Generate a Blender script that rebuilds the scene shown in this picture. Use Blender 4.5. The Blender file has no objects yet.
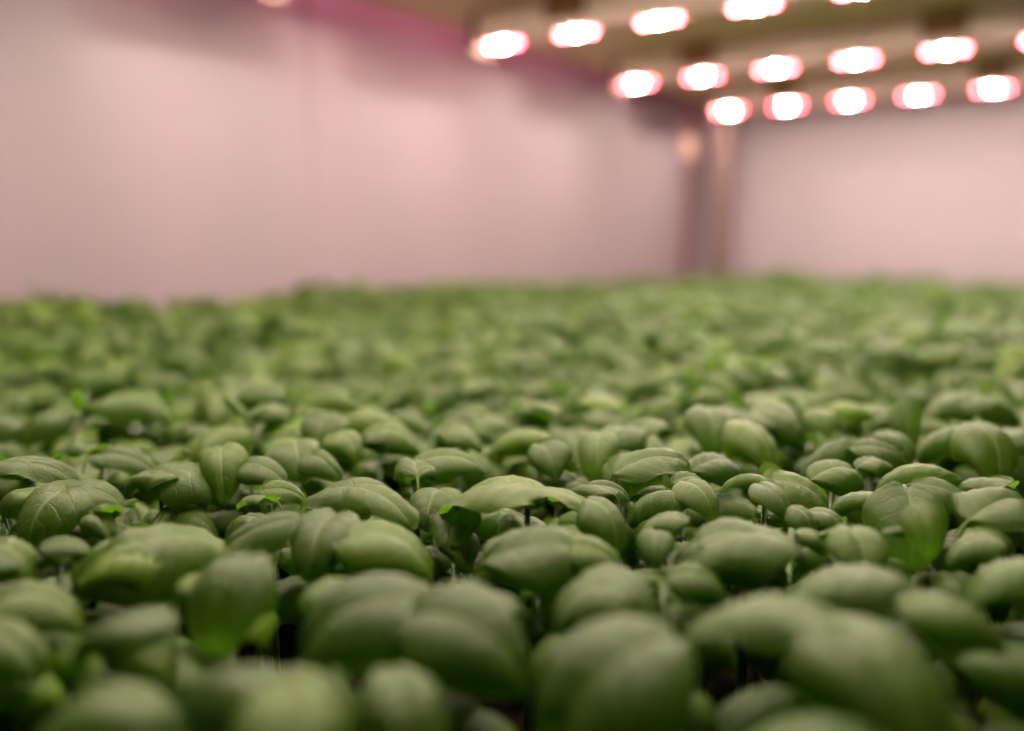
import bpy, bmesh, math, random
import numpy as np
from mathutils import Vector, Matrix, Euler

random.seed(11)
R = math.radians
C = bpy.context.scene.collection
sc = bpy.context.scene

# ------------------------------------------------------------------ camera
F = 860.0; CX, CY = 512.0, 365.5
YAW = R(35.5); PITCH = math.atan(137 / 860.0)
h = 0.10                    # eye height above the leaf canopy
H = 0.28                    # lamp height above the eye
EYE = 0.23
TOP = EYE - h               # canopy height above the tray
ZL = EYE + H                # lamp plane

cam_d = bpy.data.cameras.new('camera'); cam = bpy.data.objects.new('camera', cam_d); C.objects.link(cam)
cam.location = (0, 0, EYE)
cam.rotation_euler = (math.pi / 2 - PITCH, 0, YAW)
cam_d.sensor_width = 36; cam_d.lens = 36 * F / 1024
cam_d.dof.use_dof = True; cam_d.dof.focus_distance = 0.340; cam_d.dof.aperture_fstop = 2.5
cam_d.clip_start = 0.01
sc.camera = cam
sc.view_settings.view_transform = 'Standard'; sc.view_settings.look = 'None'
sc.view_settings.gamma = 1; sc.view_settings.use_curve_mapping = False
sc.view_settings.exposure = -0.16

cy_, sy_ = math.cos(YAW), math.sin(YAW)
cp, sp = math.cos(PITCH), math.sin(PITCH)
def ray(px, py):
    a = (px - CX) / F; b = -(py - CY) / F
    r, f, z = a, cp + b * sp, -sp + b * cp
    return Vector((r * cy_ - f * sy_, r * sy_ + f * cy_, z))
def ground(px, py, z):
    """point of the place seen at a pixel, on the level z; and metres per pixel there"""
    d = ray(px, py); t = (z - EYE) / d.z
    return Vector((d.x * t, d.y * t, z)), t / F
def project(p):
    x, y, z = p[0], p[1], p[2] - EYE
    r = x * cy_ + y * sy_; f = -x * sy_ + y * cy_
    dz = f * cp - z * sp; up = f * sp + z * cp
    if dz < 1e-3: return None
    return CX + F * r / dz, CY - F * up / dz, dz

# ------------------------------------------------------------------ materials
def new_mat(name):
    m = bpy.data.materials.new(name); m.use_nodes = True
    return m, m.node_tree, m.node_tree.nodes['Principled BSDF']
def simple(name, col, rough=0.5, metal=0.0, noise=None, bump=0.0, spec=0.5):
    m, t, b = new_mat(name)
    b.inputs['Base Color'].default_value = (*col, 1); b.inputs['Roughness'].default_value = rough
    b.inputs['Metallic'].default_value = metal; b.inputs['Specular IOR Level'].default_value = spec
    if noise:
        tc = t.nodes.new('ShaderNodeTexCoord'); n = t.nodes.new('ShaderNodeTexNoise'); n.inputs['Scale'].default_value = noise[0]
        n.inputs['Detail'].default_value = 4
        t.links.new(tc.outputs['Object'], n.inputs['Vector'])
        r = t.nodes.new('ShaderNodeValToRGB'); k = noise[1]
        r.color_ramp.elements[0].color = (*[c * (1 - k) for c in col], 1); r.color_ramp.elements[1].color = (*[min(1, c * (1 + k)) for c in col], 1)
        t.links.new(n.outputs['Fac'], r.inputs['Fac']); t.links.new(r.outputs['Color'], b.inputs['Base Color'])
        if bump:
            bp = t.nodes.new('ShaderNodeBump'); bp.inputs['Strength'].default_value = bump; bp.inputs['Distance'].default_value = 0.01
            t.links.new(n.outputs['Fac'], bp.inputs['Height']); t.links.new(bp.outputs['Normal'], b.inputs['Normal'])
    return m
def emit(name, col, s):
    m, t, b = new_mat(name)
    b.inputs['Base Color'].default_value = (.8, .8, .8, 1)
    b.inputs['Emission Color'].default_value = (*col, 1); b.inputs['Emission Strength'].default_value = s
    return m

NV = 6.0; SLANT = 0.34
def leaf_material():
    m, t, b = new_mat('basil_leaf')
    N = t.nodes; Lk = t.links
    def math_(op, a, bb=None, c=None, clamp=False):
        n = N.new('ShaderNodeMath'); n.operation = op; n.use_clamp = clamp
        for i, v in enumerate((a, bb, c)):
            if v is None: continue
            if isinstance(v, (int, float)): n.inputs[i].default_value = v
            else: Lk.new(v, n.inputs[i])
        return n.outputs[0]
    uv = N.new('ShaderNodeUVMap'); uv.uv_map = 'UVMap'
    sx = N.new('ShaderNodeSeparateXYZ'); Lk.new(uv.outputs['UV'], sx.inputs[0])
    u = sx.outputs['X']; v = sx.outputs['Y']                     # v: 0..1 across, .5 = midrib
    av = math_('ABSOLUTE', math_('MULTIPLY_ADD', v, 2.0, -1.0))
    nz = N.new('ShaderNodeTexNoise'); nz.inputs['Scale'].default_value = 5; Lk.new(uv.outputs['UV'], nz.inputs['Vector'])
    wob = math_('MULTIPLY_ADD', nz.outputs['Fac'], 0.08, -0.04)
    s = math_('ADD', math_('SUBTRACT', u, math_('MULTIPLY', math_('POWER', av, 1.3), SLANT)), wob)
    fr = math_('FRACT', math_('MULTIPLY', s, NV))
    dist = math_('ABSOLUTE', math_('SUBTRACT', fr, 0.5))          # .5 at a side vein
    lat = math_('MULTIPLY_ADD', dist, 9.0, -3.75, clamp=True)
    lat = math_('MULTIPLY', lat, math_('SUBTRACT', 1.0, math_('MULTIPLY', av, 0.75)))
    mid = math_('SUBTRACT', 1.0, math_('MULTIPLY', av, 18.0), clamp=True)
    vein = math_('MAXIMUM', math_('MULTIPLY', lat, 0.55), mid)
    # small net of veins
    vo = N.new('ShaderNodeTexVoronoi'); vo.feature = 'DISTANCE_TO_EDGE'; vo.inputs['Scale'].default_value = 26
    Lk.new(uv.outputs['UV'], vo.inputs['Vector'])
    net = math_('SUBTRACT', 1.0, math_('MULTIPLY', vo.outputs['Distance'], 9.0), clamp=True)
    oi = N.new('ShaderNodeObjectInfo')
    ge = N.new('ShaderNodeNewGeometry')
    isl = math_('FRACT', math_('ADD', oi.outputs['Random'], ge.outputs['Random Per Island']))
    base = N.new('ShaderNodeValToRGB'); cr = base.color_ramp
    cr.elements[0].color = (0.020, 0.055, 0.002, 1); cr.elements[1].color = (0.125, 0.225, 0.008, 1)
    e = cr.elements.new(0.5); e.color = (0.034, 0.078, 0.003, 1); e = cr.elements.new(0.9); e.color = (0.060, 0.116, 0.004, 1)
    Lk.new(isl, base.inputs['Fac'])
    big = N.new('ShaderNodeTexNoise'); big.inputs['Scale'].default_value = 3.0; big.inputs['Detail'].default_value = 3
    Lk.new(uv.outputs['UV'], big.inputs['Vector'])
    def mix(fac, a, bb, mode='MIX'):
        n = N.new('ShaderNodeMix'); n.data_type = 'RGBA'; n.blend_type = mode
        if isinstance(fac, (int, float)): n.inputs[0].default_value = fac
        else: Lk.new(fac, n.inputs[0])
        for k, x in ((6, a), (7, bb)):
            if isinstance(x, tuple): n.inputs[k].default_value = x
            else: Lk.new(x, n.inputs[k])
        return n.outputs[2]
    col = mix(math_('MULTIPLY', big.outputs['Fac'], 0.45), base.outputs['Color'], (0.098, 0.148, 0.012, 1))
    col = mix(math_('MULTIPLY', net, 0.16), col, (0.035, 0.09, 0.015, 1))
    col = mix(math_('MULTIPLY', vein, 0.36), col, (0.22, 0.31, 0.10, 1))
    back = mix(0.5, col, (0.12, 0.24, 0.03, 1))
    col = mix(ge.outputs['Backfacing'], col, back)
    Lk.new(col, b.inputs['Base Color'])
    b.inputs['Roughness'].default_value = 0.42
    b.inputs['Specular IOR Level'].default_value = 0.46
    hgt = math_('SUBTRACT', math_('MULTIPLY', math_('SUBTRACT', 0.5, net), 0.18), math_('MULTIPLY', vein, 1.0))
    bp = N.new('ShaderNodeBump'); bp.inputs['Strength'].default_value = 0.45; bp.inputs['Distance'].default_value = 0.0011
    Lk.new(hgt, bp.inputs['Height']); Lk.new(bp.outputs['Normal'], b.inputs['Normal'])
    tr = N.new('ShaderNodeBsdfTranslucent')
    tcol = mix(0.6, col, (0.22, 0.55, 0.02, 1)); Lk.new(tcol, tr.inputs['Color']); Lk.new(bp.outputs['Normal'], tr.inputs['Normal'])
    ms = N.new('ShaderNodeMixShader'); ms.inputs[0].default_value = 0.30
    Lk.new(b.outputs[0], ms.inputs[1]); Lk.new(tr.outputs[0], ms.inputs[2])
    Lk.new(ms.outputs[0], N['Material Output'].inputs['Surface'])
    return m
LEAF = leaf_material()
STEM = simple('basil_stem', (0.05, 0.10, 0.015), 0.5)
SOIL = simple('soil', (0.012, 0.009, 0.006), 1.0, noise=(60, .5), bump=1.0, spec=0.05)
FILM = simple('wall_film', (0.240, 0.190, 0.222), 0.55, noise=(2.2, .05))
SEAM = simple('wall_seam', (0.215, 0.168, 0.198), 0.6)
TRAYM = simple('shelf_metal', (0.85, 0.61, 0.42), 0.5, noise=(5, .12))
BARM = simple('lamp_housing', (0.82, 0.64, 0.58), 0.45)
CAPM = simple('end_cap_dark', (0.10, 0.06, 0.05), 0.8)
BRACK = simple('bracket_brown', (0.22, 0.10, 0.03), 0.6)
POSTM = simple('post_metal', (0.15, 0.092, 0.088), 0.5, noise=(8, .1))
COLLAR = simple('pale_collar', (0.72, 0.58, 0.45), 0.5)
FLOORM = simple('floor_grey', (0.3, 0.28, 0.28), 0.8, noise=(4, .1))
WLED = emit('white_led', (1.0, 0.91, 0.73), 2600.0)
RLED = emit('red_led', (1.0, 0.09, 0.13), 150.0)

# ------------------------------------------------------------------ mesh helpers
def bx(bm, x0, x1, y0, y1, z0, z1, bev=0.0):
    r = bmesh.ops.create_cube(bm, size=1)
    bmesh.ops.scale(bm, vec=(x1 - x0, y1 - y0, z1 - z0), verts=r['verts'])
    bmesh.ops.translate(bm, vec=((x0 + x1) / 2, (y0 + y1) / 2, (z0 + z1) / 2), verts=r['verts'])
    if bev:
        es = list({e for v in r['verts'] for e in v.link_edges})
        bmesh.ops.bevel(bm, geom=es, offset=bev, segments=2, affect='EDGES')
def obj(name, bm, mat, parent=None, smooth=False):
    me = bpy.data.meshes.new(name); bm.to_mesh(me); bm.free(); me.materials.append(mat)
    if smooth: me.polygons.foreach_set('use_smooth', [True] * len(me.polygons))
    o = bpy.data.objects.new(name, me); C.objects.link(o)
    if parent: o.parent = parent
    return o
def empty(name, loc, label=None, cat=None, group=None, rz=0.0):
    o = bpy.data.objects.new(name, None); C.objects.link(o); o.location = loc; o.rotation_euler = (0, 0, rz)
    o.empty_display_size = 0.01
    if label: o['label'] = label
    if cat: o['category'] = cat
    if group: o['group'] = group
    return o
def structure(o, label=None):
    o['kind'] = 'structure'
    if label: o['label'] = label
    return o

# ------------------------------------------------------------------ the setting
XW = -3.62 * H; YB = 8.6 * H; XR = 0.42; YF = -0.55
bm = bmesh.new(); bx(bm, XW - .3, XR + .5, YF - .3, YB + .3, -0.10, -0.06); structure(obj('floor', bm, FLOORM), 'grey floor under the growing bed')
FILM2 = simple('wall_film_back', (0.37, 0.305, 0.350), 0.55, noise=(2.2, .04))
def film_wall(name, horizontal, fixed, a0, a1, z0, z1, label):
    """hanging white sheet with faint soft folds"""
    bm = bmesh.new(); n, mz = 120, 14; grid = []
    for i in range(n + 1):
        a = a0 + (a1 - a0) * i / n; row = []
        for j in range(mz + 1):
            z = z0 + (z1 - z0) * j / mz
            w = 0.004 * math.sin(a * 9.0 + 1.0) + 0.002 * math.sin(a * 23 + z * 3)
            row.append(bm.verts.new((a, fixed + w, z) if horizontal else (fixed + w, a, z)))
        grid.append(row)
    for i in range(n):
        for j in range(mz): bm.faces.new((grid[i][j], grid[i + 1][j], grid[i + 1][j + 1], grid[i][j + 1]))
    bmesh.ops.recalc_face_normals(bm, faces=bm.faces)
    bmesh.ops.solidify(bm, geom=bm.faces[:], thickness=0.006)
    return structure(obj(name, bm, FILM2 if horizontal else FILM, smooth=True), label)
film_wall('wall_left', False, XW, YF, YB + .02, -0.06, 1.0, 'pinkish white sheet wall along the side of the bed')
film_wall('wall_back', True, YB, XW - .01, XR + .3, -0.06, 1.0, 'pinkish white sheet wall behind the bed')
d0 = ray(310, 200); ys = d0.y / d0.x * XW
bm = bmesh.new(); bx(bm, XW + 0.003, XW + 0.0085, ys - .007, ys + .007, -0.06, 1.0, .002); structure(obj('trim_1', bm, SEAM), 'faint upright seam in the sheet wall')

# shelf of the rack above: metal deck with a folded lip
xe = -3.38 * H; zt = ZL + 0.20 * H
sh = empty('rack_shelf', (-.1, 1.0, zt), 'olive brown metal shelf overhead that carries the rows of lamps', 'shelf')
bm = bmesh.new(); bx(bm, xe + .1, XR + .1, YF - 1.0, 8.35 * H - 1.0, 0, 0.012, .003); obj('deck', bm, TRAYM, sh)
bm = bmesh.new(); bx(bm, xe + .094, xe + .104, YF - 1.0, 8.35 * H - 1.0, -.004, 0.03, .002); obj('lip', bm, TRAYM, sh)

# growing tray with soil
tr = empty('growing_tray', (-.1, .8, 0), 'long growing tray of dark soil hidden beneath the basil leaves', 'tray')
X0, X1, Y0, Y1 = XW + .05, XR, YF + .05, 7.62 * H
bm = bmesh.new(); bx(bm, X0 + .1, X1 + .1, Y0 - .8, Y1 - .8, -.06, -.048)
for a in ((X0, X0 + .006, Y0, Y1), (X1 - .006, X1, Y0, Y1), (X0 + .006, X1 - .006, Y0, Y0 + .006), (X0 + .006, X1 - .006, Y1 - .006, Y1)):
    bx(bm, a[0] + .1, a[1] + .1, a[2] - .8, a[3] - .8, -.048, .008)
obj('tray_shell', bm, TRAYM, tr)
bm = bmesh.new(); bx(bm, X0 + .107, X1 + .093, Y0 - .793, Y1 - .807, -.047, 0); so = obj('soil', bm, SOIL, tr)

# posts at the far corner
def post(px, Y, w, dpt, z1, label, collar=None):
    d = ray(px, 240); x = d.x / d.y * Y
    o = empty('rack_post', (x, Y, -.06), label, 'post', 'uprights at the far corner of the rack')
    bm = bmesh.new()                       # folded C section
    t = .003
    bx(bm, -w / 2, w / 2, -dpt / 2, -dpt / 2 + t, 0, z1)
    bx(bm, -w / 2, -w / 2 + t, -dpt / 2 + t, dpt / 2, 0, z1)
    bx(bm, w / 2 - t, w / 2, -dpt / 2 + t, dpt / 2, 0, z1)
    obj('channel', bm, POSTM, o)
    bm = bmesh.new(); bx(bm, -w / 2 - .006, w / 2 + .006, -dpt / 2 - .006, dpt / 2 + .006, 0, .006, .002); obj('foot_plate', bm, POSTM, o)
    if collar:
        bm = bmesh.new()
        bx(bm, -w / 2 - .005, w / 2 + .005, -dpt / 2 - .014, dpt / 2 + .014, collar - .03, collar + .03, .006); obj('clamp', bm, COLLAR, o)
    return o
post(721, 7.72 * H, .038, .03, ZL + .06 + .19 * H, 'brown metal upright standing under the end of the farthest lamp bar')
zc = ray(685, 148); 
post(684, 7.95 * H, .040, .03, ZL + .20 * H + .055, 'brown metal upright with a pale clamp, by the corner of the walls', collar=(ray(685, 148).z / ray(685, 148).y * 7.95 * H + EYE + .06))

# ------------------------------------------------------------------ lamp bars
BY = [7.33, 5.62, 4.02, 2.5, 0.95, -0.6]
BL = ['farthest lamp bar, hanging just before the pale back wall',
      'second lamp bar from the back, long row of round lit lamps',
      'third lamp bar from the back, its lamps showing as the biggest white discs',
      'nearest lamp bar in view, only a faint glow at the top edge',
      'lamp bar overhead, above the nearest plants', 'lamp bar overhead, behind the viewer']
NL = 7
def disc(bm, cx, cy, rx, ry, z, zd, n=20):
    top = [bm.verts.new((cx + rx * math.cos(2 * math.pi * i / n), cy + ry * math.sin(2 * math.pi * i / n), z)) for i in range(n)]
    in_ = [bm.verts.new((cx + .8 * rx * math.cos(2 * math.pi * i / n), cy + .8 * ry * math.sin(2 * math.pi * i / n), z - zd)) for i in range(n)]
    for i in range(n): bm.faces.new((top[i], in_[i], in_[(i + 1) % n], top[(i + 1) % n]))
    bm.faces.new(in_[::-1]); bm.faces.new(top)
xs0 = -2.93 * H; xstep = 0.492 * H
bw = .10 * H; bh = .17 * H
proto = empty('lamp_bar', (0, 0, ZL), BL[0], 'lamp', 'lamp bars under the rack shelf')
x_a, x_b = xs0 - .12 * H, xs0 + (NL - 1) * xstep + .2 * H
bm = bmesh.new(); bx(bm, x_a, x_b, -bw, bw, .002, bh, .004); obj('housing', bm, BARM, proto)
bm = bmesh.new(); bx(bm, x_a - .012, x_a, -bw - .002, bw + .002, -.011, bh + .001, .003); obj('end_cap', bm, CAPM, proto)
for k in range(1, NL, 3):
    x = xs0 + k * xstep
    bm = bmesh.new(); bx(bm, x - .034, x + .034, -bw - .012, -bw - .0005, bh * .35, .20 * H, .003); bx(bm, x - .034, x + .034, -bw, bw, bh + .0005, .20 * H - .0005); obj('bracket', bm, BRACK, proto)
for k in range(NL):
    x = xs0 + k * xstep
    bm = bmesh.new(); disc(bm, x, 0, .0062, .0062, .0015, .002); obj('white_lens', bm, WLED, proto)
    for s in (-1, 1):
        bm = bmesh.new(); disc(bm, x + s * .024, 0, .0062, .0062, .0015, .002, 14); obj('red_lens', bm, RLED, proto)
kids = list(proto.children)
for i, yy in enumerate(BY[:5]):
    if i == 0: o = proto
    else:
        o = proto.copy(); C.objects.link(o); o['label'] = BL[i]
        for c in kids:
            q = c.copy(); C.objects.link(q); q.parent = o
    sx_ = (1.02, 1.0, .965, 1, 1, 1)[i]; o.scale = (sx_, 1, 1)
    o.location = (xs0 * (1 - sx_), yy * H, ZL)

# ------------------------------------------------------------------ leaves
def leaf_arrays(seed, nu=22, nv=16, puff=.036, a0=28, bend=85, cup=1.25, fold=0.0, flare=0.0, wob=0.02, wl=0.74):
    """unit-length basil leaf, base at the origin, tip along +x: domed blade with sunken veins"""
    rnd = random.Random(seed)
    ph = [rnd.uniform(0, 6.28) for _ in range(4)]
    mid = [(0.0, 0.0, R(a0))]
    M = 60; x = z = 0.0
    for i in range(M):
        uu = (i + .5) / M; th = R(a0 - bend * uu ** 1.15)
        x += math.cos(th) / M; z += math.sin(th) / M
        mid.append((x, z, R(a0 - bend * ((i + 1) / M) ** 1.15)))
    V = []; UV = []
    for i in range(nu + 1):
        u = i / nu; u = 0.5 - 0.5 * math.cos(math.pi * (0.04 + 0.96 * u)) if True else u
        k = u * M; k0 = min(M - 1, int(k)); t = k - k0
        mx = mid[k0][0] * (1 - t) + mid[k0 + 1][0] * t; mz = mid[k0][1] * (1 - t) + mid[k0 + 1][1] * t; th = mid[k0][2] * (1 - t) + mid[k0 + 1][2] * t
        w = (math.sin(math.pi * min(1, u ** 0.78)) ** 0.72 if 0 < u < 1 else 0.0) * wl / 2
        w = max(w, 0.012 if u < .3 else 0.002)
        nx, nz = -math.sin(th), math.cos(th)
        for j in range(nv + 1):
            v = -1 + 2 * j / nv; av = abs(v)
            c = cup * (0.75 + 0.5 * math.sin(math.pi * u)) + fold * (1 if v > 0 else 0) * math.sin(math.pi * u)
            c = max(c, 0.05)
            Rr = w / c; y = Rr * math.sin(c * av) * (1 if v >= 0 else -1); dn = -Rr * (1 - math.cos(c * av))
            s = u - SLANT * av ** 1.3
            pf = abs(math.sin(math.pi * s * NV)) ** 0.7 * (1 - av ** 4) * (1 - math.exp(-av * 7)) * min(1, w / 0.15)
            dn += puff * pf * (.8 + .4 * math.sin(3 * u + ph[0]))
            dn += 0.032 * (1 - math.exp(-av * 5)) * min(1, w / .15)                 # midrib lies in a groove
            dn += flare * av ** 5 * min(1, w / .2) + wob * av ** 2 * math.sin(u * 9 + ph[1] + v * 1.5) + wob * .6 * math.sin(v * 3 + u * 4 + ph[2])
            V.append((mx + nx * dn, y * (1 + .05 * math.sin(5 * u + ph[3])), mz + nz * dn)); UV.append((u, (v + 1) / 2))
    Fc = []
    W1 = nv + 1
    for i in range(nu):
        for j in range(nv):
            a = i * W1 + j; Fc.append((a, a + W1, a + W1 + 1, a + 1))
    # leaf stalk
    n0 = len(V); ns = 5; st = [(-0.10, -0.22, .015), (-.05, -.06, .018), (0.02, .004, .018)]
    for (sx, sz, sr) in st:
        for q in range(ns):
            A = 2 * math.pi * q / ns; V.append((sx, sr * math.cos(A), sz + sr * math.sin(A))); UV.append((0.02, .3))
    for i in range(2):
        for q in range(ns):
            a = n0 + i * ns + q; b2 = n0 + i * ns + (q + 1) % ns; Fc.append((a, b2, b2 + ns, a + ns))
    return V, Fc, UV
def arrays_to_mesh(name, V, Fc, UV):
    me = bpy.data.meshes.new(name); me.from_pydata(V, [], Fc)
    uvl = me.uv_layers.new(name='UVMap')
    li = np.empty(len(me.loops), dtype=np.int32); me.loops.foreach_get('vertex_index', li)
    uvl.data.foreach_set('uv', np.asarray(UV, dtype=np.float32)[li].ravel())
    me.polygons.foreach_set('use_smooth', np.ones(len(me.polygons), dtype=bool)); me.materials.append(LEAF)
    me.update(); return me
SPEC = {
    'dome':  [dict(a0=46, bend=128, cup=1.55, wl=.84), dict(a0=52, bend=140, cup=1.7, wl=.88), dict(a0=42, bend=118, cup=1.45, puff=.042, wl=.82), dict(a0=48, bend=132, cup=1.65, wob=.03, wl=.86)],
    'long':  [dict(wl=.66, bend=95, a0=32, cup=1.5), dict(wl=.68, bend=105, a0=36, cup=1.65)],
    'fold':  [dict(fold=1.0, cup=1.3, flare=.05, a0=40, bend=115, wl=.8), dict(fold=-.7, cup=1.7, flare=-.03, a0=42, bend=120, wl=.8)],
    'flare': [dict(flare=.12, cup=1.45, a0=36, bend=105, wob=.05, wl=.8), dict(flare=.16, cup=1.5, a0=32, bend=95, wob=.06, wl=.8)],
    'open':  [dict(cup=.7, bend=45, a0=12, puff=.03, wob=.04), dict(cup=.85, bend=35, a0=8, wob=.03, wl=.66)],
    'hood':  [dict(a0=40, bend=98, cup=1.2, wl=.86, flare=.05, wob=.04), dict(a0=38, bend=100, cup=1.15, wl=.84, flare=.07, wob=.05)],
    'bud':   [dict(cup=1.5, bend=30, a0=50, wl=.5), dict(cup=1.4, bend=60, a0=60, wl=.5)],
}
_r = random.Random(5)
for _i in range(5):
    SPEC['dome'].append(dict(a0=_r.uniform(38, 56), bend=_r.uniform(112, 145), cup=_r.uniform(1.35, 1.75), wl=_r.uniform(.78, .92), wob=_r.uniform(.03, .06), puff=_r.uniform(.03, .048), fold=_r.uniform(-.3, .4)))
VAR = {}; LOW = {}; LOWA = {}
sd = 0
for k, lst in SPEC.items():
    VAR[k] = []; LOWA[k] = []
    for p in lst:
        sd += 1
        A = leaf_arrays(sd, **p); VAR[k].append((arrays_to_mesh('leaf_' + k, *A), np.array(A[0])))
        B = leaf_arrays(sd, nu=9, nv=8, **p); LOWA[k].append(tuple(map(np.array, (B[0], B[2]))) + (B[1],))
def centre(V):   # crown point of a leaf: the middle of its midrib
    b = V[(V[:, 0] > .35) & (V[:, 0] < .6)]
    return np.array([.46, 0, b[:, 2].max()])
CEN = {k: [centre(v[1]) for v in VAR[k]] for k in VAR}

def leaf_matrix(base, heading, L, wf, pitch, roll):
    return Matrix.Translation(base) @ Euler((0, 0, heading)).to_matrix().to_4x4() @ Euler((0, pitch, 0)).to_matrix().to_4x4() @ Euler((roll, 0, 0)).to_matrix().to_4x4() @ Matrix.Diagonal((L, L * wf, L, 1))

def stem_mesh(hgt, lean=0.0):
    bm = bmesh.new(); n = 6; rings = []
    for i in range(5):
        t = i / 4; r = .0017 * (1 - .35 * t); cx = lean * t * t
        rings.append([bm.verts.new((cx + r * math.cos(2 * math.pi * q / n), r * math.sin(2 * math.pi * q / n), hgt * t)) for q in range(n)])
    for i in range(4):
        for q in range(n): bm.faces.new((rings[i][q], rings[i][(q + 1) % n], rings[i + 1][(q + 1) % n], rings[i + 1][q]))
    bm.faces.new(rings[4]); bm.faces.new(rings[0][::-1])
    me = bpy.data.meshes.new('stem'); bm.to_mesh(me); bm.free(); me.materials.append(STEM)
    me.polygons.foreach_set('use_smooth', [True] * len(me.polygons)); return me
STEMS = stem_mesh(1.0)

# ------------------------------------------------------------------ canopy height
EDGE = [(1.2, -.21), (1.56, -.215), (2.2, -.30), (2.7, -.29), (3.2, -.26), (4.0, -.29), (5.0, -.35), (6.2, -.40), (7.1, -.44), (9, -.45)]
def canopy(x, y):
    z = TOP - .006 + .004 * math.sin(x * 17 + y * 5) + .004 * math.sin(y * 13 - x * 9 + 1)
    yy = y / H
    e = EDGE[0][1]
    for (a, za), (b, zb) in zip(EDGE, EDGE[1:]):
        if a <= yy <= b: e = za + (zb - za) * (yy - a) / (b - a)
    if yy > 9: e = EDGE[-1][1]
    e = EYE + e * H - .004
    w = min(1, max(0, 1 - (x - XW) / 0.40)); w = w * w * (3 - 2 * w)
    z = z * (1 - w) + e * w
    w2 = min(1, max(0, (y / H - 6.2) / 1.3)) * (1 - w)
    return z * (1 - w2) + (EYE - .40 * H) * w2

PLANTS = []     # each: dict(pos, leaves=[(kind, idx, matrix)], top, hand, name)
def add_leaf(lst, kind, base, heading, L, wf=1.0, pitch=0.0, roll=0.0, idx=None):
    if idx is None: idx = random.randrange(len(VAR[kind]))
    lst.append((kind, idx, leaf_matrix(base, heading, L, wf, pitch, roll)))

def random_plant(x, y, ztop, scale=1.0):
    lv = []; a = random.uniform(0, 2 * math.pi)
    L = random.uniform(.046, .060) * scale
    def pk(): return random.choices(['dome', 'long', 'fold', 'flare', 'hood'], [6, 1.2, 1, 1, 1.6])[0]
    zt_ = ztop - .35 * L * .5
    for s in (0, 1):
        hd = a + s * math.pi + random.uniform(-.3, .3); l = L * random.uniform(.85, 1.1)
        add_leaf(lv, pk(), Vector((x + .003 * math.cos(hd), y + .003 * math.sin(hd), zt_ - .004 + random.uniform(-.003, .003))), hd, l, random.uniform(.9, 1.12), random.uniform(-.15, .3), random.uniform(-.3, .3))
    for s in (0, 1):
        hd = a + math.pi / 2 + s * math.pi + random.uniform(-.3, .3); l = L * random.uniform(.85, 1.15)
        add_leaf(lv, pk(), Vector((x + .004 * math.cos(hd), y + .004 * math.sin(hd), zt_ - .015)), hd, l, random.uniform(.9, 1.1), random.uniform(0, .4), random.uniform(-.3, .3))
    for s in (0, 1):
        hd = a + .7 + s * math.pi + random.uniform(-.3, .3)
        add_leaf(lv, pk(), Vector((x, y, zt_ - .034)), hd, L * 1.05, 1, random.uniform(0, .3), 0)
    if random.random() < .7:
        for s in (0, 1):
            hd = a + math.pi / 2 + s * math.pi
            add_leaf(lv, 'bud', Vector((x, y, zt_ + .000)), hd, L * random.uniform(.3, .5), 1, random.uniform(-.2, .4), 0)
    return dict(pos=Vector((x, y, 0)), leaves=lv, top=zt_ - .002, hand=False, name=None)

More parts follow.
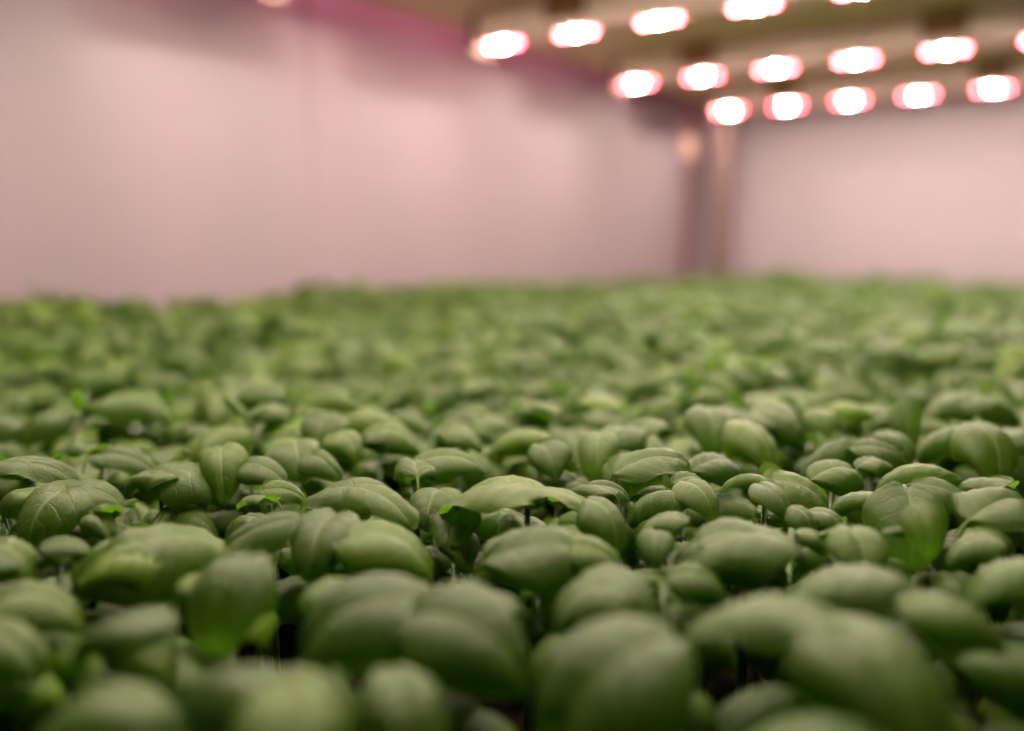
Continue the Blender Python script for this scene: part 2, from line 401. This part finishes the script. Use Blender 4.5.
# ---- plants read from the photograph: (label, [(px, py, length px, width px, heading, kind, tip-down tilt, roll, dz)])
# heading seen from the viewer: 0 = to the right, 90 = away, 180 = to the left, -90 = towards the viewer
HAND = [
 ('basil plant with a flat curled leaf over a dark hollow at the left edge', [(24,458,100,50,5,'hood',.0,.0,.006),(-12,478,60,45,200,'dome',.2,0,0)]),
 ('basil plant with two overlapping crinkled leaves behind the star-veined dome', [(84,441,62,46,170,'flare',0,.1,0),(124,450,72,44,-8,'flare',.1,.15,0)]),
 ('star-veined rounded basil plant facing forward near the left edge', [(44,500,88,88,-105,'dome',.35,0,0),(90,486,66,52,-2,'long',.05,.2,.002),(20,488,56,60,175,'dome',.2,.1,-.002)]),
 ('small crumpled basil plant tucked beside the star-veined dome', [(110,503,44,36,150,'flare',.1,.2,.0),(104,518,42,34,-30,'dome',.3,0,-.003),(124,500,36,26,-10,'bud',0,0,0)]),
 ('plump basil plant with two joined domes, left of the upright folded leaf', [(147,470,56,58,178,'dome',.15,.2,0),(190,467,84,66,0,'dome',.1,.1,0)]),
 ('basil plant with one smooth upright oval leaf behind the plump pair', [(222,460,72,50,-72,'dome',.55,.0,.003),(214,446,46,34,110,'dome',.1,0,-.002)]),
 ('small glossy basil plant right of the smooth upright oval leaf', [(262,464,58,44,-15,'long',.15,.25,.0),(244,462,40,34,160,'dome',.1,0,-.004)]),
 ('basil plant with a finely folded little leaf in the dip behind the blurred bright lobes', [(256,494,44,34,170,'flare',.1,.2,.0),(284,486,46,30,-5,'flare',.1,.3,.001)]),
 ('round basil plant with a split leaf showing a dark slit', [(298,450,58,58,-70,'fold',.35,.1,.001),(322,458,50,36,-35,'fold',.2,.4,-.001),(276,440,42,36,160,'dome',.1,0,0)]),
 ('basil plant with a wide pale hood and dark opening, before the sharp row', [(338,484,86,66,175,'hood',.15,-.1,.005),(384,492,84,62,-24,'hood',.25,.1,.005),(362,497,40,34,-60,'fold',.5,0,-.001)]),
 ('bright three-lobed blurred basil plant before the hooded one', [(262,524,80,62,195,'open',.2,-.3,.0),(318,528,90,78,-100,'dome',.3,0,.001),(395,532,104,78,-8,'dome',.15,.1,.001)]),
 ('big soft slanting basil leaf plant in front of the plump pair', [(172,528,160,92,28,'dome',-.05,.1,.003),(112,552,90,72,205,'dome',.1,.0,-.001)]),
 ('small dull basil plant low between the star dome and the soft front leaves', [(67,541,48,34,20,'long',.1,.2,0),(52,552,36,30,190,'dome',.1,0,-.003)]),
 ('blurred basil plant cut by the left edge below the star dome', [(18,548,66,54,-20,'dome',.2,.1,0),(-20,556,60,50,190,'dome',.1,0,0)]),
 ('broad blurred basil plant second from the left edge in the front', [(40,590,96,76,10,'dome',.15,.1,0),(0,600,70,60,200,'dome',.1,.1,-.002)]),
 ('pointed blurred basil plant standing up before the slanting leaf', [(214,588,104,94,-112,'dome',.5,0,.003),(206,570,70,60,95,'dome',.1,0,-.002)]),
 ('rounded blurred basil plant left of the pointed one', [(112,616,100,88,175,'dome',.2,.2,0),(150,640,80,70,-20,'dome',.3,.1,-.003)]),
 ('dim blurred basil plant at the left edge, low down', [(10,634,90,74,-10,'dome',.2,.1,-.002)]),
 ('very soft basil dome in the bottom left corner', [(72,694,160,120,175,'dome',.1,.1,-.001),(150,712,100,90,-10,'dome',.2,0,-.003)]),
 ('very soft long basil leaf plant at the bottom, left of centre', [(238,662,190,120,160,'dome',.05,.1,.002),(318,690,130,96,-12,'dome',.2,.1,.0)]),
 ('soft bright basil hump at the bottom edge below the long leaf', [(282,722,140,110,-80,'dome',.3,0,.001)]),
 ('smooth round dark-sided basil dome below the three-lobed plant', [(350,602,150,120,192,'dome',.15,-.35,.002),(350,575,90,90,90,'dome',.1,0,-.002)]),
 ('smooth round basil dome in the middle front, the darkest below', [(478,622,150,130,-25,'dome',.25,.35,.003),(470,590,90,100,100,'dome',.1,0,0)]),
 ('small bright blurred basil hump at the bottom between two domes', [(404,696,100,84,-70,'dome',.3,0,-.002),(385,690,80,70,180,'dome',.2,0,-.004)]),
 ('basil plant with a thin crossing leaf behind the big glossy hood', [(413,457,66,42,105,'dome',.15,.1,.002),(448,454,72,44,8,'long',-.05,.3,.002)]),
 ('little bright cupped basil plant behind the crossing leaf', [(466,432,44,30,-15,'fold',.2,.2,.003),(452,430,34,30,170,'dome',.1,0,0)]),
 ('basil plant half hidden left of the big glossy hood', [(432,495,60,56,-100,'dome',.2,0,0),(416,500,50,46,190,'dome',.2,0,-.003)]),
 ('big glossy hooded basil plant with a long lifted edge at the centre', [(490,479,108,100,176,'hood',.10,.15,.008),(552,487,84,58,-4,'hood',.05,-.25,.006)]),
 ('dark curled basil leaf plant in the hollow below the glossy hood', [(452,522,56,54,-100,'flare',.5,0,-.006),(462,540,50,44,-60,'fold',.4,0,-.012)]),
 ('wide striped basil plant before the big glossy hood', [(560,538,128,86,2,'dome',.05,.25,.002),(600,548,70,50,-20,'dome',.2,.3,.0),(540,546,60,60,190,'dome',.2,0,-.004)]),
 ('basil plant with one slanting ribbed leaf right of the striped one', [(612,512,60,54,-52,'dome',.35,0,.001),(592,484,50,40,150,'long',.0,.2,.002),(612,486,44,34,-5,'fold',.1,.4,.001)]),
 ('basil plant with a torn-looking cupped leaf behind the glossy hood', [(548,450,50,46,-70,'fold',.3,.2,.001),(516,430,66,44,172,'long',.1,.1,.001),(558,452,44,30,-20,'flare',.2,.3,-.001)]),
 ('upright pale basil plant with a rounded leaf and a taller one behind', [(597,446,62,44,-100,'dome',.6,0,.003),(622,424,66,56,60,'dome',-.1,0,.004),(648,420,46,40,20,'flare',-.3,0,.003)]),
 ('broad ridged basil plant with a pointed tip to the right', [(622,464,62,66,-120,'dome',.4,.1,.002),(652,454,84,56,14,'hood',-.15,.2,.008)]),
 ('long flat basil plant lying right of the ribbed one', [(655,490,70,44,185,'dome',.1,.15,0),(703,490,50,46,-60,'fold',.35,.1,.002),(690,474,40,26,20,'flare',0,.2,.002)]),
 ('small pale two-lobed basil plant beside the large soft dome', [(656,516,52,40,175,'dome',.2,.1,.001),(655,540,46,40,-100,'dome',.3,0,-.001)]),
 ('large soft basil dome on the right of the centre', [(722,532,120,96,180,'dome',.1,.1,.003),(758,534,96,90,-15,'dome',.25,.1,.003)]),
 ('basil plant with a dark hollow side, first of the sharper ones right of the middle', [(713,420,60,52,-90,'dome',.45,0,.002),(735,408,56,46,40,'dome',0,0,.001)]),
 ('smooth tilted basil leaf plant right of the hollow-sided one', [(764,434,76,56,-60,'dome',.4,-.1,.003),(752,414,50,42,140,'dome',.1,0,0)]),
 ('low glossy basil plant with a straight midrib before the tilted leaf', [(722,456,64,46,28,'dome',.0,.25,.001),(694,462,44,36,190,'dome',.1,0,-.002)]),
 ('domed basil plant behind the smooth tilted leaf', [(786,412,68,56,-40,'dome',.25,.1,.002),(764,400,54,42,150,'dome',0,0,.001)]),
 ('folded crisp basil plant with a pale curled edge', [(798,480,72,48,-35,'flare',.15,.2,.001),(748,473,56,34,165,'fold',-.05,.2,.002),(777,492,48,38,-60,'fold',.35,.1,0)]),
 ('long leaning basil leaf plant on the right', [(842,436,104,54,188,'dome',.0,.15,.003),(882,444,60,34,-18,'flare',.1,.2,.003)]),
 ('glossy oval basil plant before the long leaning leaf', [(847,464,68,50,22,'dome',.0,.25,.001),(880,458,40,36,10,'dome',.1,0,0)]),
 ('low basil plant with dark hollow right of the oval one', [(851,492,52,40,175,'dome',.15,.1,0),(834,514,44,40,-20,'dome',.2,.1,-.004)]),
 ('small basil plant crowding the large soft dome from behind', [(808,514,36,34,-60,'dome',.3,0,-.002),(818,535,36,34,-30,'dome',.3,0,-.003)]),
 ('round basil plant with little side tips before the dark hollow', [(862,540,66,62,-95,'dome',.3,0,.001),(900,528,36,14,5,'long',0,0,.002),(836,528,36,14,175,'long',0,0,.001)]),
 ('small green cupped basil plant behind the long leaning leaf', [(826,416,36,34,-90,'fold',.4,0,.002),(856,402,50,38,10,'dome',.05,.1,.002)]),
 ('standing bright basil leaf plant among paler domes on the right', [(910,406,52,36,-92,'open',1.0,0,.006),(888,412,40,30,170,'dome',.1,0,0)]),
 ('wide pair of basil domes near the right edge, back of the sharp rows', [(946,426,74,58,178,'dome',.1,.2,.003),(996,440,76,64,-88,'dome',.5,0,.004),(1030,430,60,50,0,'dome',.1,0,.002)]),
 ('steep dark basil plant with a hanging pointed leaf', [(915,508,92,84,-104,'dome',.85,0,.003),(930,520,54,42,-84,'dome',.85,.1,.008),(918,462,80,40,175,'fold',-.1,.0,.006),(950,487,64,36,-35,'flare',.25,.2,.006)]),
 ('large ribbed basil leaf plant at the right edge', [(1004,496,92,74,25,'hood',-.1,.2,.007),(982,476,56,44,150,'flare',.1,.0,.003),(1010,520,60,50,-20,'dome',.2,.1,-.004)]),
 ('small round basil plant behind the standing bright leaf', [(902,438,44,40,-60,'dome',.3,0,.0)]),
 ('small rounded basil plant below the hanging pointed leaf', [(966,538,60,52,178,'dome',.2,.1,0),(1000,530,50,36,0,'dome',.1,.1,-.001)]),
 ('blurred pale basil pair behind the wide domes', [(950,394,66,40,175,'dome',.05,.1,.003),(996,397,66,42,-5,'dome',.1,.1,.003)]),
 ('soft basil plant with a long rolled leaf, below the round one', [(836,568,136,84,172,'dome',.05,.15,.002),(880,584,76,60,-25,'dome',.25,.1,0)]),
 ('soft cut-off basil plant at the right edge above the oval blur', [(1000,560,96,64,170,'dome',.05,.2,.002)]),
 ('dark-edged oval basil blur near the right edge', [(968,604,108,74,-10,'dome',.15,.2,.001)]),
 ('wide blurred basil plant shading a black hollow', [(756,600,162,104,178,'hood',.05,.1,.009),(820,606,70,60,-10,'dome',.2,0,.002)]),
 ('pale blurred basil pair between the two big front domes', [(580,586,84,80,190,'dome',.2,0,.001),(636,582,92,78,-30,'dome',.3,0,.001)]),
 ('small blurred basil plant under the large soft dome', [(705,574,66,48,-20,'dome',.2,.2,-.004)]),
 ('large glowing basil dome at the bottom, right of centre', [(612,662,180,150,215,'dome',.2,-.35,.003),(620,620,110,110,90,'dome',.1,0,-.002)]),
 ('largest soft basil dome in the bottom right', [(898,668,180,160,-65,'dome',.35,0,.003),(860,640,120,110,130,'dome',.1,0,0)]),
 ('low blurred basil leaf at the bottom edge under the black hollow', [(785,724,170,100,175,'dome',.1,.1,-.004)]),
 ('round blurred basil plant behind the lobes and the hooded leaf', [(322,420,50,48,-90,'dome',.35,0,.003),(348,436,48,46,-40,'dome',.3,0,.001)]),
 ('soft-edged basil plant behind the hooded leaf', [(396,428,60,42,-5,'dome',.1,.2,.002),(374,432,40,34,180,'dome',.1,.1,0)]),
]
occupied = []
for label, leaves in HAND:
    lv = []; bases = []; zs = []
    for (px, py, lp, wp, hd, kind, pitch, roll, dz) in leaves:
        P, mpp = ground(px, py, TOP + dz)
        L = lp * mpp; W = wp * mpp
        if lp > 60 and hd % 180 not in range(60, 121): L *= 1.02
        idx = random.randrange(len(VAR[kind])); wl = SPEC[kind][idx].get('wl', .74)
        # in plan a domed leaf looks narrower than its laid-out blade
        V = VAR[kind][idx][1]; ex = V[:, 0].max(); ey = V[:, 1].max() - V[:, 1].min()
        Ls = L / ex; wf = min(1.9, max(.55, (W / ey) / Ls))
        M = leaf_matrix(Vector((0, 0, 0)), R(hd) + YAW, Ls, wf, pitch, roll)
        c = M @ Vector(CEN[kind][idx]); base = P - c
        base.z = min(base.z, P.z + .002)
        M = Matrix.Translation(base) @ M
        lv.append((kind, idx, M)); bases.append(base); zs.append(base.z); occupied.append((P.x, P.y, max(L, W)))
    sx = sum(b.x for b in bases) / len(bases); sy = sum(b.y for b in bases) / len(bases); zt_ = min(zs)
    a = random.uniform(0, 3.14); Lm = .036
    for q in range(3):
        add_leaf(lv, 'dome', Vector((sx, sy, zt_ - .014 - .006 * q)), a + q * 2.09 + random.uniform(-.3, .3), Lm * random.uniform(.9, 1.15), 1, random.uniform(.1, .4), random.uniform(-.2, .2))
    PLANTS.append(dict(pos=Vector((sx, sy, 0)), leaves=lv, top=zt_ - .003, hand=True, name=label))

# ---- the rest of the bed
sp_ = 0.0455; rows = int(2.6 / (sp_ * .87)) + 1; filler = []
for j in range(rows):
    y = .02 + j * sp_ * .87
    if y > Y1 - .012: break
    for i in range(int(1.7 / sp_)):
        x = X0 + .02 + (i + .5 * (j % 2)) * sp_
        xx = x + random.uniform(-.010, .010); yy = y + random.uniform(-.010, .010)
        if xx < X0 + .012 or yy > Y1 - .012: continue
        z = canopy(xx, yy)
        q = project((xx, yy, z))
        if q is None or q[2] < .115: continue
        if not (-.05 / q[2] * F < q[0] < 1024 + .05 / q[2] * F and q[1] < 731 + .05 / q[2] * F): continue
        d_far = q[2] > .7
        near = q[1] > 412 and q[2] < .52
        if near:
            if any((xx - a) ** 2 + (yy - b) ** 2 < (.36 * s + .006) ** 2 for a, b, s in occupied): continue
            z = TOP - .013 + random.uniform(-.004, .001)
        else:
            edge_ = xx < XW + .25 or yy > Y1 - .3
            z += random.gauss(0, .005 if edge_ else (.0095 if q[2] > .55 else .0075))
            if any((xx - a) ** 2 + (yy - b) ** 2 < .02 ** 2 for a, b, s in occupied): continue
        filler.append((q[2], xx, yy, z, q[0], q[1]))
filler.sort()
n_ind = 300 - len(HAND)
for (d, xx, yy, z, px, py) in filler[:n_ind]:
    p = random_plant(xx, yy, z, .85 if (py > 412 and d < .52) else 1.0); p['d'] = d; p['px'] = px; p['py'] = py; PLANTS.append(p)
rest = filler[n_ind:]
print('plants', len(PLANTS), 'rest', len(rest))

# ---- labels of the plants that have no hand-written one: by row (depth) and order in it
ORD = ['first', 'second', 'third', 'fourth', 'fifth', 'sixth', 'seventh', 'eighth', 'ninth', 'tenth', 'eleventh', 'twelfth', 'thirteenth', 'fourteenth', 'fifteenth',
       'sixteenth', 'seventeenth', 'eighteenth', 'nineteenth', 'twentieth']
lowp = [p for p in PLANTS if not p['hand'] and p['py'] > 412 and p['d'] < .52]
backp = [p for p in PLANTS if not p['hand'] and not (p['py'] > 412 and p['d'] < .52)]
lowp.sort(key=lambda p: -p['py'])
def number(lst, per, text):
    for r in range(0, len(lst), per):
        row = sorted(lst[r:r + per], key=lambda p: p['px'])
        for k, p in enumerate(row): p['name'] = text(ORD[r // per], ORD[k], p)
number(lowp, 10, lambda a, b, p: f'small low basil plant shaded between taller domes, {b} from left in {a} gap row up')
backp.sort(key=lambda p: -p['py'])
number(backp, 14, lambda a, b, p: f'blurred basil plant behind the sharp rows, {b} from left in the {a} row back')

# ---- build them
for p in PLANTS:
    dd = p.get('d', 0)
    g = None
    root = empty('basil_plant', p['pos'], p['name'], 'basil plant', 'basil plants grown close together in the bed')
    inv = Matrix.Translation(-p['pos'])
    if p['hand'] or dd < .70:
        so_ = bpy.data.objects.new('stem', STEMS); C.objects.link(so_); so_.parent = root; so_.scale = (1, 1, p['top'])
        for kind, idx, M in p['leaves']:
            o = bpy.data.objects.new('leaf', VAR[kind][idx][0]); C.objects.link(o); o.parent = root
            o.matrix_basis = inv @ M
    else:
        bpy.data.objects.remove(root)
        V = []; U = []; Fc = []
        for kind, idx, M in p['leaves']:
            v, uv, f = LOWA[kind][idx]; M2 = np.array(inv @ M); n0 = len(V)
            vv = v @ M2[:3, :3].T + M2[:3, 3]
            V += vv.tolist(); U += uv.tolist(); Fc += [tuple(q + n0 for q in t) for t in f]
        n0 = len(V)
        for q in range(5):
            A = 2 * math.pi * q / 5
            V.append((.0017 * math.cos(A), .0017 * math.sin(A), 0)); V.append((.0012 * math.cos(A), .0012 * math.sin(A), p['top'])); U += [[.02, .5]] * 2
        for q in range(5): a = n0 + 2 * q; b = n0 + 2 * ((q + 1) % 5); Fc.append((a, b, b + 1, a + 1))
        o = bpy.data.objects.new('basil_plant', arrays_to_mesh('basil_plant', V, Fc, U)); C.objects.link(o); o.location = p['pos']
        o['label'] = p['name']; o['category'] = 'basil plant'; o['group'] = 'basil plants grown close together in the bed'

# ---- the far mass of plants
V = []; U = []; Fc = []; n0 = 0
for (d, xx, yy, z, px, py) in rest:
    p = random_plant(xx, yy, z)
    for kind, idx, M in p['leaves']:
        v, uv, f = LOWA[kind][idx]; M2 = np.array(M)
        V.append(v @ M2[:3, :3].T + M2[:3, 3]); U.append(uv); Fc += [tuple(q + n0 for q in t) for t in f]; n0 += len(v)
if V:
    o = bpy.data.objects.new('basil_foliage', arrays_to_mesh('basil_foliage', np.concatenate(V).tolist(), Fc, np.concatenate(U).tolist())); C.objects.link(o)
    o['kind'] = 'stuff'; o['label'] = 'blurred mass of small basil plants far back in the bed'; o['category'] = 'basil'

# ------------------------------------------------------------------ pink fill light, added to tint the left wall's top; dim pink ambience
ld = bpy.data.lights.new('pink_fill_light', 'AREA'); ld.shape = 'RECTANGLE'; ld.size = 1.1; ld.size_y = .05; ld.energy = 29.0; ld.color = (1, .30, .42)
lo = bpy.data.objects.new('pink_fill_light', ld); C.objects.link(lo); lo.location = (-.965, 1.2, ZL + .20 * H + .38)
zz = Vector((.15, 0, 1)).normalized(); xx_ = Vector((0, 1, 0)); yy_ = zz.cross(xx_)
lo.rotation_euler = Matrix((xx_, yy_, zz)).transposed().to_euler()
w = bpy.data.worlds.new('world'); sc.world = w; w.use_nodes = True
bg = w.node_tree.nodes['Background']; bg.inputs[0].default_value = (1.0, 0.36, 0.46, 1); bg.inputs[1].default_value = 0.02
